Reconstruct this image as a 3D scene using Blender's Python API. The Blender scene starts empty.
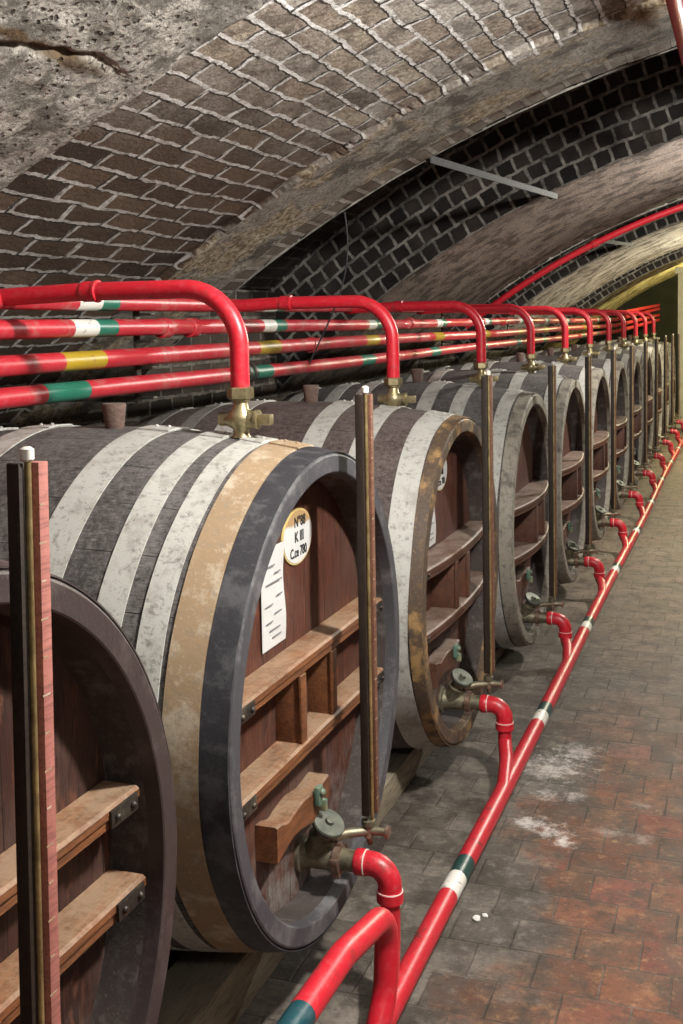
import bpy, bmesh, math, random
import numpy as np
from mathutils import Vector, Matrix, noise
PI = math.pi
rad = math.radians
S = bpy.context.scene
COL = S.collection
random.seed(7)

# ------------------------------------------------------------------ camera
F_PX, W, H = 1131.0, 683, 1024
yaw, pitch, roll = rad(19.702), rad(4.0), -0.018
sn, cs = math.sin(yaw), math.cos(yaw)
fw = Vector((-sn, cs, 0)); rt = Vector((cs, sn, 0)); up = Vector((0, 0, 1))
fw2 = fw * math.cos(pitch) - up * math.sin(pitch)
up2 = up * math.cos(pitch) + fw * math.sin(pitch)
rt3 = rt * math.cos(roll) + up2 * math.sin(roll)
up3 = up2 * math.cos(roll) - rt * math.sin(roll)
cam_d = bpy.data.cameras.new('camera')
cam = bpy.data.objects.new('camera', cam_d); COL.objects.link(cam)
m3 = Matrix((rt3, up3, -fw2)).transposed()
cam.matrix_world = Matrix.Translation((0, 0, 1.65)) @ m3.to_4x4()
cam_d.sensor_fit = 'VERTICAL'; cam_d.sensor_height = 36.0; cam_d.lens = F_PX / H * 36.0
cam_d.shift_y = -(512 - 403.38) / 1024.0
cam_d.clip_start = 0.05; cam_d.clip_end = 100
S.camera = cam

# ------------------------------------------------------------------ world, lights, exposure
wd = bpy.data.worlds.new('world'); S.world = wd; wd.use_nodes = True
wd.node_tree.nodes['Background'].inputs[0].default_value = (0.9, 0.95, 1.0, 1)
wd.node_tree.nodes['Background'].inputs[1].default_value = 0.02
vs = S.view_settings
S.display_settings.display_device = 'sRGB'
vs.view_transform = 'Standard'; vs.look = 'None'; vs.gamma = 1.0; vs.use_curve_mapping = False
vs.exposure = 0.5

def lamp(name, loc, watts, col, r=0.09):
    d = bpy.data.lights.new(name, 'POINT'); d.energy = watts; d.color = col; d.shadow_soft_size = r
    o = bpy.data.objects.new(name, d); o.location = loc; COL.objects.link(o)
lamp('vault_lamp', (1.10, -0.2, 2.45), 34, (1.0, 0.97, 0.92), 0.10)
lamp('vault_lamp', (0.36, 2.05, 2.56), 265, (1.0, 0.97, 0.92), 0.08)
lamp('vault_lamp', (0.40, 7.6, 2.58), 225, (1.0, 0.96, 0.88), 0.08)
lamp('vault_lamp', (0.42, 13.6, 2.56), 230, (1.0, 0.93, 0.72), 0.08)
lamp('vault_lamp', (0.10, 18.3, 2.30), 190, (1.0, 0.86, 0.36), 0.08)

# ------------------------------------------------------------------ material helpers
class NT:
    def __init__(s, name):
        s.m = bpy.data.materials.new(name); s.m.use_nodes = True
        s.t = s.m.node_tree; s.n = s.t.nodes; s.b = s.n['Principled BSDF']
        s._co = None
    def new(s, typ, **kw):
        n = s.n.new(typ)
        for k, v in kw.items(): setattr(n, k, v)
        return n
    def link(s, a, b): s.t.links.new(a, b)
    def put(s, sock, v):
        if isinstance(v, bpy.types.NodeSocket): s.link(v, sock)
        else:
            if isinstance(v, (tuple, list)) and len(v) == 3 and sock.type == 'RGBA': v = (*v, 1)
            sock.default_value = v
    def co(s, kind='Object'):
        if s._co is None: s._co = s.new('ShaderNodeTexCoord')
        return s._co.outputs[kind]
    def map(s, vec, loc=(0, 0, 0), rot=(0, 0, 0), scale=(1, 1, 1)):
        n = s.new('ShaderNodeMapping'); s.put(n.inputs[0], vec)
        n.inputs[1].default_value = loc; n.inputs[2].default_value = rot; n.inputs[3].default_value = scale
        return n.outputs[0]
    def noise(s, scale, detail=4, rough=0.6, vec=None, dist=0.0, color=False):
        n = s.new('ShaderNodeTexNoise'); s.put(n.inputs['Vector'], vec if vec is not None else s.co())
        n.inputs['Scale'].default_value = scale; n.inputs['Detail'].default_value = detail
        n.inputs['Roughness'].default_value = rough; n.inputs['Distortion'].default_value = dist
        return n.outputs['Color' if color else 'Fac']
    def voro(s, scale, vec=None, feature='F1', out='Distance'):
        n = s.new('ShaderNodeTexVoronoi', feature=feature); s.put(n.inputs['Vector'], vec if vec is not None else s.co())
        n.inputs['Scale'].default_value = scale
        return n.outputs[out]
    def ramp(s, fac, stops, interp='LINEAR'):
        n = s.new('ShaderNodeValToRGB'); s.put(n.inputs[0], fac); r = n.color_ramp; r.interpolation = interp
        while len(r.elements) < len(stops): r.elements.new(0.5)
        for e, (p, c) in zip(r.elements, stops):
            e.position = p
            e.color = (c, c, c, 1) if isinstance(c, (int, float)) else (*c, 1)
        return n.outputs[0]
    def mix(s, fac, a, b, mode='MIX'):
        n = s.new('ShaderNodeMix', data_type='RGBA', blend_type=mode)
        s.put(n.inputs[0], fac); s.put(n.inputs[6], a); s.put(n.inputs[7], b)
        return n.outputs[2]
    def math(s, op, a, b=0.0, clamp=False):
        n = s.new('ShaderNodeMath', operation=op, use_clamp=clamp); s.put(n.inputs[0], a); s.put(n.inputs[1], b)
        return n.outputs[0]
    def sep(s, vec):
        n = s.new('ShaderNodeSeparateXYZ'); s.put(n.inputs[0], vec); return n.outputs
    def comb(s, x, y, z):
        n = s.new('ShaderNodeCombineXYZ'); s.put(n.inputs[0], x); s.put(n.inputs[1], y); s.put(n.inputs[2], z); return n.outputs[0]
    def vadd(s, a, b, op='ADD'):
        n = s.new('ShaderNodeVectorMath', operation=op); s.put(n.inputs[0], a); s.put(n.inputs[1], b); return n.outputs[0]
    def brick(s, vec, bw, rh, mortar, smooth=0.1, off=0.5):
        n = s.new('ShaderNodeTexBrick'); s.put(n.inputs['Vector'], vec)
        n.inputs['Color1'].default_value = (0, 0, 0, 1); n.inputs['Color2'].default_value = (1, 1, 1, 1)
        n.inputs['Mortar'].default_value = (0.5, 0.5, 0.5, 1)
        n.inputs['Scale'].default_value = 1; n.inputs['Mortar Size'].default_value = mortar
        n.inputs['Mortar Smooth'].default_value = smooth; n.inputs['Bias'].default_value = 0
        n.inputs['Brick Width'].default_value = bw; n.inputs['Row Height'].default_value = rh
        n.offset = off; n.offset_frequency = 2; n.squash = 1
        return n.outputs['Color'], n.outputs['Fac']
    def bump(s, h, strength=0.5, dist=0.01, prev=None):
        n = s.new('ShaderNodeBump'); s.put(n.inputs['Height'], h)
        n.inputs['Strength'].default_value = strength; n.inputs['Distance'].default_value = dist
        if prev is not None: s.link(prev, n.inputs['Normal'])
        return n.outputs[0]
    def done(s, col, rough=0.8, metal=0.0, normal=None, coat=0.0, spec=0.5):
        s.put(s.b.inputs['Base Color'], col); s.put(s.b.inputs['Roughness'], rough)
        s.put(s.b.inputs['Metallic'], metal)
        s.b.inputs['Specular IOR Level'].default_value = spec
        if coat: s.b.inputs['Coat Weight'].default_value = coat; s.b.inputs['Coat Roughness'].default_value = 0.15
        if normal is not None: s.link(normal, s.b.inputs['Normal'])
        return s.m

def warp(t, vec, amt, scale):
    nz = t.noise(scale, 3, 0.6, vec, color=True)
    d = t.vadd(nz, (0.5, 0.5, 0.5), 'SUBTRACT')
    n = t.new('ShaderNodeVectorMath', operation='SCALE'); t.put(n.inputs[0], d); n.inputs['Scale'].default_value = amt
    return t.vadd(vec, n.outputs[0])

# ------------------------------------------------------------------ masonry materials (UV in metres: u along the cellar, v along the arch)
def mat_brick_zone(t, uv, dark=0.0):
    """returns colour, height of the old brick soffit"""
    w = warp(t, uv, 0.035, 7.0)
    w = warp(t, w, 0.014, 40.0)
    w = t.map(w, scale=(.5, 1, 1))
    tone, fac = t.brick(w, 0.122, 0.082, 0.0088, 0.5)
    shift = t.vadd(warp(t, w, 0.012, 25.0), (0.004, 0.0095, 0))
    _, gap = t.brick(shift, 0.122, 0.082, 0.0030, 0.15)
    big = t.noise(1.3, 4, 0.6, uv); fine = t.noise(55, 5, 0.7, uv); mid = t.noise(9, 4, 0.65, uv)
    bc = t.ramp(tone, [(0, (.14, .10, .075)), (.2, (.38, .34, .28)), (.55, (.50, .465, .41)), (.78, (.26, .175, .11)), (1, (.54, .46, .33))])
    grey = t.ramp(fine, [(.36, (.08, .07, .06)), (.5, (.34, .32, .28)), (.62, (.56, .53, .48))])
    bc = t.mix(0.5, bc, grey)
    soot = t.ramp(mid, [(.40, 1.0), (.52, 0.0)])
    bc = t.mix(t.math('MULTIPLY', soot, 0.6), bc, (.055, .042, .034))
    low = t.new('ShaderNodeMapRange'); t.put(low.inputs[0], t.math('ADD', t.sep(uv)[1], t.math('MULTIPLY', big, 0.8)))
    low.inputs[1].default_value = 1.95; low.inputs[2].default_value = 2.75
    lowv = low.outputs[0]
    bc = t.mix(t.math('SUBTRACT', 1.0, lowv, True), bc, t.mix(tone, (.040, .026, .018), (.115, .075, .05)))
    mc = t.ramp(t.noise(30, 4, 0.7, uv), [(.36, (.24, .23, .21)), (.5, (.68, .67, .64)), (.62, (.84, .83, .81))])
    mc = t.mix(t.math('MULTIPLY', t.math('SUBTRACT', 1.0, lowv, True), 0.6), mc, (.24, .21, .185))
    fr = t.ramp(t.math('ADD', fac, t.math('MULTIPLY', t.math('SUBTRACT', t.noise(38, 5, .75, uv), .5), 1.3)), [(.35, 0.), (.62, 1.)])
    col = t.mix(fr, bc, mc)
    gm = t.math('MULTIPLY', gap, t.ramp(t.noise(5, 3, 0.6, uv), [(.36, 0.0), (.48, 1.0)]))
    col = t.mix(t.math('MULTIPLY', gm, 0.95), col, (.025, .02, .018))
    h = t.math('ADD', t.math('MULTIPLY', fr, 0.6), t.math('MULTIPLY', fine, 0.7))
    h = t.math('SUBTRACT', h, t.math('MULTIPLY', gm, 1.1))
    return col, h

def mat_plaster(t, uv, light, dark, pit=True, s=1.0):
    big = t.noise(2.2 * s, 5, 0.65, uv); fine = t.noise(60, 6, 0.75, uv); mid = t.noise(14, 5, 0.7, uv)
    col = t.ramp(mid, [(.25, dark), (.5, tuple((a + b) / 2 for a, b in zip(light, dark))), (.68, light)])
    col = t.mix(0.6, col, t.ramp(fine, [(.38, tuple(c * .25 for c in dark)), (.50, light), (.62, tuple(min(1, c * 1.5) for c in light))]))
    st = t.ramp(t.noise(4.5, 6, .75, warp(t, uv, .2, 3)), [(.44, .85), (.52, 0.0)])
    col = t.mix(st, col, tuple(c * .45 for c in dark))
    col = t.mix(t.ramp(big, [(.45, 0.0), (.7, 0.55)]), col, tuple(c * 0.75 for c in dark))
    h = t.math('ADD', t.math('MULTIPLY', fine, 0.7), t.math('MULTIPLY', mid, 0.8))
    if pit:
        v = t.voro(38, warp(t, uv, 0.03, 30))
        p = t.ramp(v, [(.14, 1.0), (.34, 0.0)])
        p = t.math('MULTIPLY', p, t.ramp(t.noise(8, 3, 0.6, uv), [(.36, 0.0), (.5, 1.0)]))
        col = t.mix(t.math('MULTIPLY', p, 0.85), col, (.05, .045, .04))
        h = t.math('SUBTRACT', h, p)
    return col, h

def zone(t, uv, y, soft=0.02, amp=0.10):
    """1 where u > y (ragged)"""
    u = t.math('ADD', t.sep(uv)[0], t.math('MULTIPLY', t.math('SUBTRACT', t.noise(3.5, 4, 0.65, uv), 0.5), amp))
    n = t.new('ShaderNodeMapRange'); t.put(n.inputs[0], u)
    n.inputs[1].default_value = y - soft; n.inputs[2].default_value = y + soft
    return n.outputs[0]

def make_arch_material(name, y_brick0, y_brick1, y_ring, pl_a, pl_b, brick=True):
    t = NT(name); uv = t.co('UV')
    pc, ph = mat_plaster(t, uv, *pl_a)
    col, h = pc, ph
    if brick:
        # rusty crack in the render
        u_, v_, _z = t.sep(warp(t, warp(t, uv, .10, 5), .03, 25))
        dv = t.math('ABSOLUTE', t.math('SUBTRACT', v_, 1.83))
        ln = t.ramp(t.math('MULTIPLY', dv, 10), [(.10, 1.), (.28, 0.)])
        ln = t.math('MULTIPLY', ln, t.ramp(t.math('MULTIPLY', u_, .3), [(.66, 1.), (.73, 0.)]))
        col = t.mix(t.math('MULTIPLY', ln, .85), col, t.mix(t.noise(20, 4, .7, uv), (.02, .015, .012), (.16, .09, .03)))
        pt = t.ramp(t.noise(1.1, 5, .7, t.vadd(uv, (6.1, 2.2, 0))), [(.52, 0.), (.56, .75)])
        col = t.mix(pt, col, t.mix(t.noise(30, 5, .8, uv), (.03, .025, .02), (.26, .24, .21)))
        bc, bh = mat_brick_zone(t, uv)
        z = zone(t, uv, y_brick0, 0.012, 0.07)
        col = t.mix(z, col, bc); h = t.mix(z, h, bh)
        pc2, ph2 = mat_plaster(t, uv, *pl_b)
        z2 = zone(t, uv, y_brick1, 0.015, 0.30)
        pl = t.ramp(t.noise(2.6, 5, .7, t.vadd(uv, (3.3, 1.7, 0))), [(.50, 0.), (.56, .8)])
        pc2 = t.mix(pl, pc2, t.ramp(t.noise(30, 5, .75, uv), [(.40, (.10, .065, .03)), (.5, (.34, .26, .15)), (.6, (.50, .45, .36))]))
        col = t.mix(z2, col, pc2); h = t.mix(z2, h, ph2)
    # header ring at the far arris
    w = warp(t, uv, 0.012, 12)
    tone, fac = t.brick(t.vadd(w, (-y_ring, 0, 0)), 0.30, 0.085, 0.012, 0.2, 0.0)
    rc = t.mix(fac, t.ramp(tone, [(0, (.13, .10, .08)), (1, (.30, .26, .21))]), (.46, .43, .38))
    rc = t.mix(t.ramp(t.noise(25, 4, .7, uv), [(.4, 0.6), (.6, 0.0)]), rc, (.09, .075, .06))
    z3 = zone(t, uv, y_ring, 0.01, 0.05)
    col = t.mix(z3, col, rc); h = t.mix(z3, h, fac)
    nb = t.bump(h, 0.9, 0.012)
    return t.done(col, 0.9, 0, nb, spec=0.25)

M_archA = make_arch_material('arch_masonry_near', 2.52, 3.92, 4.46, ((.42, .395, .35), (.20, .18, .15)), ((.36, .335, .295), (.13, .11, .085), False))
M_archB = make_arch_material('arch_masonry_brown', 0, 0, 30.0, ((.20, .155, .13), (.060, .042, .034), False), None, False)
M_archC = make_arch_material('arch_masonry_white', 0, 0, 30.0, ((.62, .58, .52), (.24, .21, .17), False), None, False)
M_archD = make_arch_material('arch_masonry_sand', 0, 0, 30.0, ((.56, .52, .34), (.26, .22, .12), False), None, False)

def small_brick(name, bw, rh, mort, c0, c1, mc, off=0.5, msize=0.012):
    t = NT(name); uv = t.co('UV')
    w = warp(t, warp(t, uv, 0.035, 6), .015, 30)
    tone, fac = t.brick(w, bw, rh, msize, 0.4, off)
    col = t.ramp(tone, [(0, c0), (1, c1)])
    col = t.mix(t.ramp(t.noise(6, 4, .65, uv), [(.35, .6), (.6, 0.)]), col, tuple(c * .5 for c in c0))
    m_ = t.mix(t.ramp(t.noise(7, 5, .75, uv), [(.38, 0.), (.6, 1.)]), tuple(c * .25 for c in mc), mc)
    col = t.mix(fac, col, m_)
    h = t.math('ADD', t.math('MULTIPLY', fac, 0.8), t.math('MULTIPLY', t.noise(50, 4, .7, uv), .5))
    return t.done(col, 0.9, 0, t.bump(h, 0.8, 0.010), spec=0.25)
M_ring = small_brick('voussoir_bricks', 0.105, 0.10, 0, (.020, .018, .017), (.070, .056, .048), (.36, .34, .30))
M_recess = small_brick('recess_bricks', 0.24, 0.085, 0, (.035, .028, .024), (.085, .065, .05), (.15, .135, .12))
M_wall = small_brick('wall_bricks', 0.24, 0.085, 0, (.04, .032, .027), (.11, .085, .065), (.22, .20, .17))
def mat_plain(name, c0, c1, rough=.9, scale=10, spec=.3, bumpd=.004):
    t = NT(name); n = t.noise(scale, 5, .65)
    return t.done(t.mix(t.ramp(n, [(.3, 0.), (.7, 1.)]), c0, c1), rough, 0, t.bump(t.noise(scale * 5, 4, .7), .5, bumpd), spec=spec)
M_pillar = mat_plain('pale_pillar_paint', (.50, .46, .30), (.66, .62, .42), .7, 3)
M_darkwall = mat_plain('dark_end_wall', (.008, .009, .008), (.018, .020, .015), .9, 3)

# floor
def floor_mat():
    t = NT('quarry_tile_floor'); P = t.co('Object')
    w = warp(t, P, 0.012, 3.0)
    tone, fac = t.brick(warp(t, w, .006, 25), 0.165, 0.158, 0.0038, 0.5)
    x, y, z = t.sep(P)
    big = t.noise(1.1, 5, .65, P); mid = t.noise(5, 5, .7, P); fine = t.noise(60, 6, .75, P)
    grey = t.ramp(tone, [(0, (.062, .052, .043)), (.5, (.12, .103, .085)), (1, (.17, .148, .125))])
    grey = t.mix(t.ramp(mid, [(.38, .75), (.58, 0.)]), grey, (.038, .030, .025))
    grey = t.mix(t.ramp(t.noise(22, 6, .75, P), [(.5, 0.), (.66, .6)]), grey, (.22, .195, .17))
    red = t.ramp(tone, [(0, (.075, .032, .018)), (.35, (.14, .048, .024)), (.62, (.17, .075, .042)), (.93, (.15, .045, .028)), (1, (.22, .07, .05))])
    red = t.mix(t.ramp(mid, [(.42, .8), (.56, 0.)]), red, (.075, .042, .026))
    red = t.mix(t.ramp(t.noise(11, 6, .7, P), [(.52, 0.), (.66, .55)]), red, (.27, .135, .065))
    red = t.mix(t.ramp(t.noise(28, 5, .7, P), [(.56, 0.), (.68, .5)]), red, (.36, .22, .10))
    # worn zones: red where the tiles keep their glaze
    mx = t.math('ADD', x, t.math('MULTIPLY', t.math('SUBTRACT', big, .5), 1.3))
    mx = t.math('ADD', mx, t.math('MULTIPLY', t.math('SUBTRACT', mid, .5), .5))
    zx = t.new('ShaderNodeMapRange'); t.put(zx.inputs[0], mx); zx.inputs[1].default_value = -0.66; zx.inputs[2].default_value = -0.50
    zy = t.new('ShaderNodeMapRange'); t.put(zy.inputs[0], t.math('ADD', y, t.math('MULTIPLY', big, 1.6)))
    zy.inputs[1].default_value = 5.9; zy.inputs[2].default_value = 4.9; zy.inputs[3].default_value = .22
    col = t.mix(t.math('MULTIPLY', zx.outputs[0], zy.outputs[0]), grey, red)
    # warm brown further down the aisle
    zf = t.new('ShaderNodeMapRange'); t.put(zf.inputs[0], t.math('ADD', y, t.math('MULTIPLY', big, 2)))
    zf.inputs[1].default_value = 6.2; zf.inputs[2].default_value = 9.5; zf.inputs[4].default_value = .75
    far = t.mix(mid, (.13, .105, .07), (.30, .235, .16))
    far = t.mix(t.ramp(tone, [(.3, 0.), (1, .5)]), far, (.24, .13, .08))
    col = t.mix(zf.outputs[0], col, far)
    col = t.mix(t.math('MULTIPLY', fac, .75), col, t.mix(t.ramp(mid, [(.4, 0.), (.6, 1.)]), (.028, .022, .018), (.13, .11, .09)))
    # white salt efflorescence in patches
    pn = t.noise(19, 9, .85, P)
    for (px, py, r, k) in ((-.66, 4.10, .22, .9), (-.60, 4.28, .16, .6), (-.645, 3.84, .075, 1.0), (-.545, 3.86, .08, .8), (-.665, 3.62, .10, 1.0), (-.575, 3.57, .10, 1.0), (-.53, 3.50, .07, 1.0),
                           (-.40, 3.62, .08, .35), (-.30, 3.60, .07, .3), (-.33, 3.85, .06, .3), (-.60, 8.2, .20, .15), (-.45, 9.5, .30, .2), (-.74, 3.95, .06, .7)):
        d = t.vadd(P, (px, py, 0), 'SUBTRACT'); d = t.map(d, scale=(1, 1, 0))
        ln = t.new('ShaderNodeVectorMath', operation='LENGTH'); t.put(ln.inputs[0], d)
        v = t.math('SUBTRACT', t.math('MULTIPLY', pn, 1.0), t.math('MULTIPLY', ln.outputs['Value'], .24 / r))
        mk = t.ramp(v, [(.35, 0.), (.50, k * .80)])
        col = t.mix(mk, col, (.62, .58, .55))
    # grime
    gr = t.ramp(t.noise(9, 7, .8, t.vadd(P, (4, 7, 0))), [(.40, .75), (.52, 0.)])
    col = t.mix(gr, col, (.035, .027, .021))
    # crumbs and dust
    cr = t.ramp(t.noise(120, 3, .6, P), [(.68, 0.), (.74, .6)])
    col = t.mix(cr, col, (.40, .34, .27))
    col = t.mix(t.ramp(fine, [(.36, .5), (.46, 0.)]), col, (.03, .022, .018))
    rough = t.math('ADD', .42, t.math('MULTIPLY', mid, .45))
    h = t.math('ADD', t.math('MULTIPLY', fac, -1.0), t.math('MULTIPLY', fine, .35))
    h = t.math('ADD', h, t.math('MULTIPLY', tone, .35))
    return t.done(col, rough, 0, t.bump(h, .6, .006), spec=.4)
M_floor = floor_mat()

# ------------------------------------------------------------------ object materials
def stave_mat(name, c0, c1, dust, nst=30):
    t = NT(name); P = t.co('Object'); x, y, z = t.sep(P)
    ang = t.math('ARCTAN2', y, z)
    a = t.math('MULTIPLY', ang, nst / (2 * PI))
    fr = t.math('FRACT', a)
    seam = t.math('ABSOLUTE', t.math('SUBTRACT', fr, .5))
    sm = t.ramp(seam, [(.485, 0.), (.5, 1.)])
    idn = t.new('ShaderNodeTexWhiteNoise', noise_dimensions='1D'); t.put(idn.inputs['W'], t.math('FLOOR', a))
    v = t.comb(t.math('MULTIPLY', x, 3), t.math('MULTIPLY', ang, 14), idn.outputs['Value'])
    g = t.noise(6, 6, .7, v); n2 = t.noise(5, 5, .65, P); f = t.noise(70, 5, .75, P)
    col = t.ramp(g, [(.25, c0), (.75, c1)])
    col = t.mix(t.math('MULTIPLY', idn.outputs['Value'], .35), col, c0)
    col = t.mix(t.ramp(n2, [(.35, 0.), (.7, .7)]), col, dust)
    col = t.mix(t.ramp(f, [(.50, 0.), (.64, .65)]), col, dust)
    col = t.mix(t.ramp(f, [(.34, .8), (.46, 0.)]), col, tuple(c * .4 for c in c0))
    g2 = t.noise(3, 6, .8, t.comb(t.math('MULTIPLY', x, 10), t.math('MULTIPLY', ang, 60), 0.0))
    col = t.mix(t.ramp(g2, [(.40, .6), (.50, 0.)]), col, tuple(c * .5 for c in c0))
    col = t.mix(t.math('MULTIPLY', sm, .4), col, tuple(c * .35 for c in c0))
    h = t.math('SUBTRACT', t.math('MULTIPLY', t.math('ADD', g, f), .5), sm)
    return t.done(col, .78, 0, t.bump(h, .6, .004), spec=.35)
M_stave = stave_mat('weathered_grey_staves', (.034, .030, .030), (.082, .075, .073), (.175, .165, .158))
M_stave_red = stave_mat('purple_brown_staves', (.036, .025, .024), (.085, .060, .055), (.16, .135, .125))
M_stave_dk = stave_mat('dark_brown_staves', (.028, .021, .020), (.065, .048, .045), (.14, .12, .115))

def head_mat(name, c0, c1, c2):
    t = NT(name); P = t.co('Object'); x, y, z = t.sep(P)
    a = t.math('DIVIDE', y, .135); fr = t.math('FRACT', t.math('ADD', a, 20.37))
    seam = t.ramp(t.math('ABSOLUTE', t.math('SUBTRACT', fr, .5)), [(.478, 0.), (.5, 1.)])
    idn = t.new('ShaderNodeTexWhiteNoise', noise_dimensions='1D'); t.put(idn.inputs['W'], t.math('FLOOR', t.math('ADD', a, 20.37)))
    v = t.comb(t.math('MULTIPLY', x, 3), t.math('MULTIPLY', y, 26), t.math('MULTIPLY', z, 2.2))
    g = t.noise(3, 6, .7, t.vadd(v, t.comb(idn.outputs['Value'], 0, 0))); n2 = t.noise(4, 5, .65, P); f = t.noise(45, 5, .7, t.map(P, scale=(1, 1, .25)))
    col = t.ramp(g, [(.25, c0), (.55, c1), (.8, c2)])
    col = t.mix(t.math('MULTIPLY', idn.outputs['Value'], .4), col, c0)
    col = t.mix(t.ramp(n2, [(.42, 0.), (.68, .6)]), col, (.085, .052, .042))
    col = t.mix(t.ramp(f, [(.55, 0.), (.68, .5)]), col, (.22, .085, .045))
    # white mould and salt at the foot of the head
    lo = t.new('ShaderNodeMapRange'); t.put(lo.inputs[0], z); lo.inputs[1].default_value = -.22; lo.inputs[2].default_value = -.46
    mould = t.math('MULTIPLY', lo.outputs[0], t.ramp(t.noise(11, 6, .75, P), [(.42, 0.), (.60, .9)]))
    col = t.mix(mould, col, (.22, .205, .19))
    col = t.mix(t.math('MULTIPLY', seam, .8), col, (.012, .008, .006))
    g3 = t.noise(5, 6, .8, t.comb(0.0, t.math('MULTIPLY', y, 30), t.math('MULTIPLY', z, 3)))
    col = t.mix(t.ramp(g3, [(.38, .7), (.50, 0.)]), col, tuple(c * .4 for c in c0))
    h = t.math('SUBTRACT', t.math('ADD', t.math('MULTIPLY', g, .6), t.math('MULTIPLY', g3, .5)), seam)
    return t.done(col, .62, 0, t.bump(h, .5, .004), spec=.4)
M_head = head_mat('red_brown_head_boards', (.034, .010, .006), (.095, .028, .015), (.18, .056, .028))
M_head_dk = head_mat('dark_head_boards', (.014, .006, .004), (.045, .014, .009), (.085, .026, .014))

def wood(name, c0, c1, dust, amt=.5, rough=.6):
    t = NT(name); P = t.co('Object')
    v = t.map(P, scale=(14, 2.2, 14))
    g = t.noise(2.2, 6, .7, v); n = t.noise(9, 5, .65, P); f = t.noise(80, 4, .7, P)
    col = t.ramp(g, [(.25, c0), (.7, c1)])
    nz = t.sep(t.new('ShaderNodeNewGeometry').outputs['Normal'])[2]
    col = t.mix(t.ramp(t.noise(6, 6, .8, t.map(P, scale=(24, 2, 24))), [(.40, .6), (.52, 0.)]), col, tuple(c * .4 for c in c0))
    d = t.math('MULTIPLY', t.ramp(nz, [(.35, .12), (.85, 1.)]), t.ramp(t.math('ADD', t.math('MULTIPLY', n, .6), t.math('MULTIPLY', f, .4)), [(.40, .25), (.56, 1.)]))
    col = t.mix(t.math('MULTIPLY', d, amt), col, dust)      # a coat of dust lies on the ledges
    h = t.math('ADD', g, t.math('MULTIPLY', f, .4))
    return t.done(col, rough, 0, t.bump(h, .45, .003), spec=.4)
M_beam = wood('orange_brown_beam', (.065, .020, .007), (.23, .080, .024), (.33, .245, .165), .62)
M_beam_dk = wood('red_brown_beam', (.038, .012, .007), (.12, .040, .018), (.29, .235, .195), .60)
M_batten = wood('black_brown_batten', (.010, .006, .004), (.030, .018, .012), (.06, .05, .045), .3)
M_scale = wood('rust_red_scale_strip', (.25, .085, .07), (.36, .135, .11), (.42, .22, .19), .4)
M_scale_dk = wood('brown_scale_strip', (.10, .040, .025), (.19, .085, .05), (.30, .20, .13), .4)
M_rail = wood('grey_timber_rail', (.16, .13, .09), (.34, .29, .20), (.34, .31, .25), .4, .8)
M_bung = wood('rusty_bung', (.07, .04, .03), (.16, .10, .08), (.22, .19, .17), .5, .8)

def paint(name, base, worn, wear=.5, rough=.6, metal=0., sc=14, ang=False):
    t = NT(name); P = t.co('Object')
    n = t.noise(sc, 6, .7, P); f = t.noise(90, 4, .75, P); b = t.noise(4, 4, .6, P)
    col = t.mix(t.ramp(b, [(.3, 0.), (.7, .5)]), base, tuple(c * .72 for c in base))
    col = t.mix(t.ramp(n, [(.50, 0.), (.62, wear)]), col, worn)
    col = t.mix(t.ramp(f, [(.58, 0.), (.75, wear)]), col, worn)
    col = t.mix(t.ramp(t.noise(45, 6, .8, P), [(.38, .55), (.47, 0.)]), col, tuple(c * .45 for c in worn))
    h = t.math('ADD', n, t.math('MULTIPLY', f, .5))
    return t.done(col, rough, metal, t.bump(h, .45, .003), spec=.4)
M_hoop_pale = paint('pale_grey_hoop', (.44, .44, .41), (.17, .15, .12), .42, .6)
M_hoop_tan = paint('rust_tan_hoop', (.30, .21, .125), (.46, .40, .31), .7, .75)
M_hoop_black = paint('blue_black_hoop', (.030, .030, .036), (.10, .10, .105), .6, .5)
M_hoop_grey = paint('dull_grey_hoop', (.21, .20, .185), (.09, .08, .07), .6, .6)
M_rim_gold = paint('gold_flaked_rim', (.075, .052, .038), (.34, .21, .085), .85, .6, 0, 10)
M_rim_dk = paint('slate_rim', (.055, .053, .060), (.16, .155, .155), .6, .6, 0, 8)
M_rim_br = paint('purple_brown_rim', (.040, .028, .027), (.10, .080, .075), .5, .5, 0, 8)
M_rim_pale = paint('pale_spotted_rim', (.27, .25, .205), (.07, .055, .045), .7, .6, 0, 16)
M_chime = paint('dusty_inner_chime', (.045, .034, .030), (.17, .155, .145), .55, .8, 0, 9)
M_iron = paint('dark_iron_bracket', (.045, .038, .033), (.16, .14, .10), .5, .45, .5)
M_bolt = paint('worn_steel_bolt', (.45, .42, .36), (.20, .17, .12), .4, .35, .8)
M_tie = paint('grey_steel_tie', (.09, .09, .09), (.06, .055, .05), .4, .9, .0)
M_verd = paint('verdigris_lug', (.10, .19, .15), (.30, .27, .14), .7, .6, .2)
M_black = paint('black_rubber', (.015, .015, .015), (.04, .04, .04), .3, .6)
M_white_bit = paint('white_crumb', (.75, .74, .70), (.6, .58, .52), .3, .8)

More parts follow.
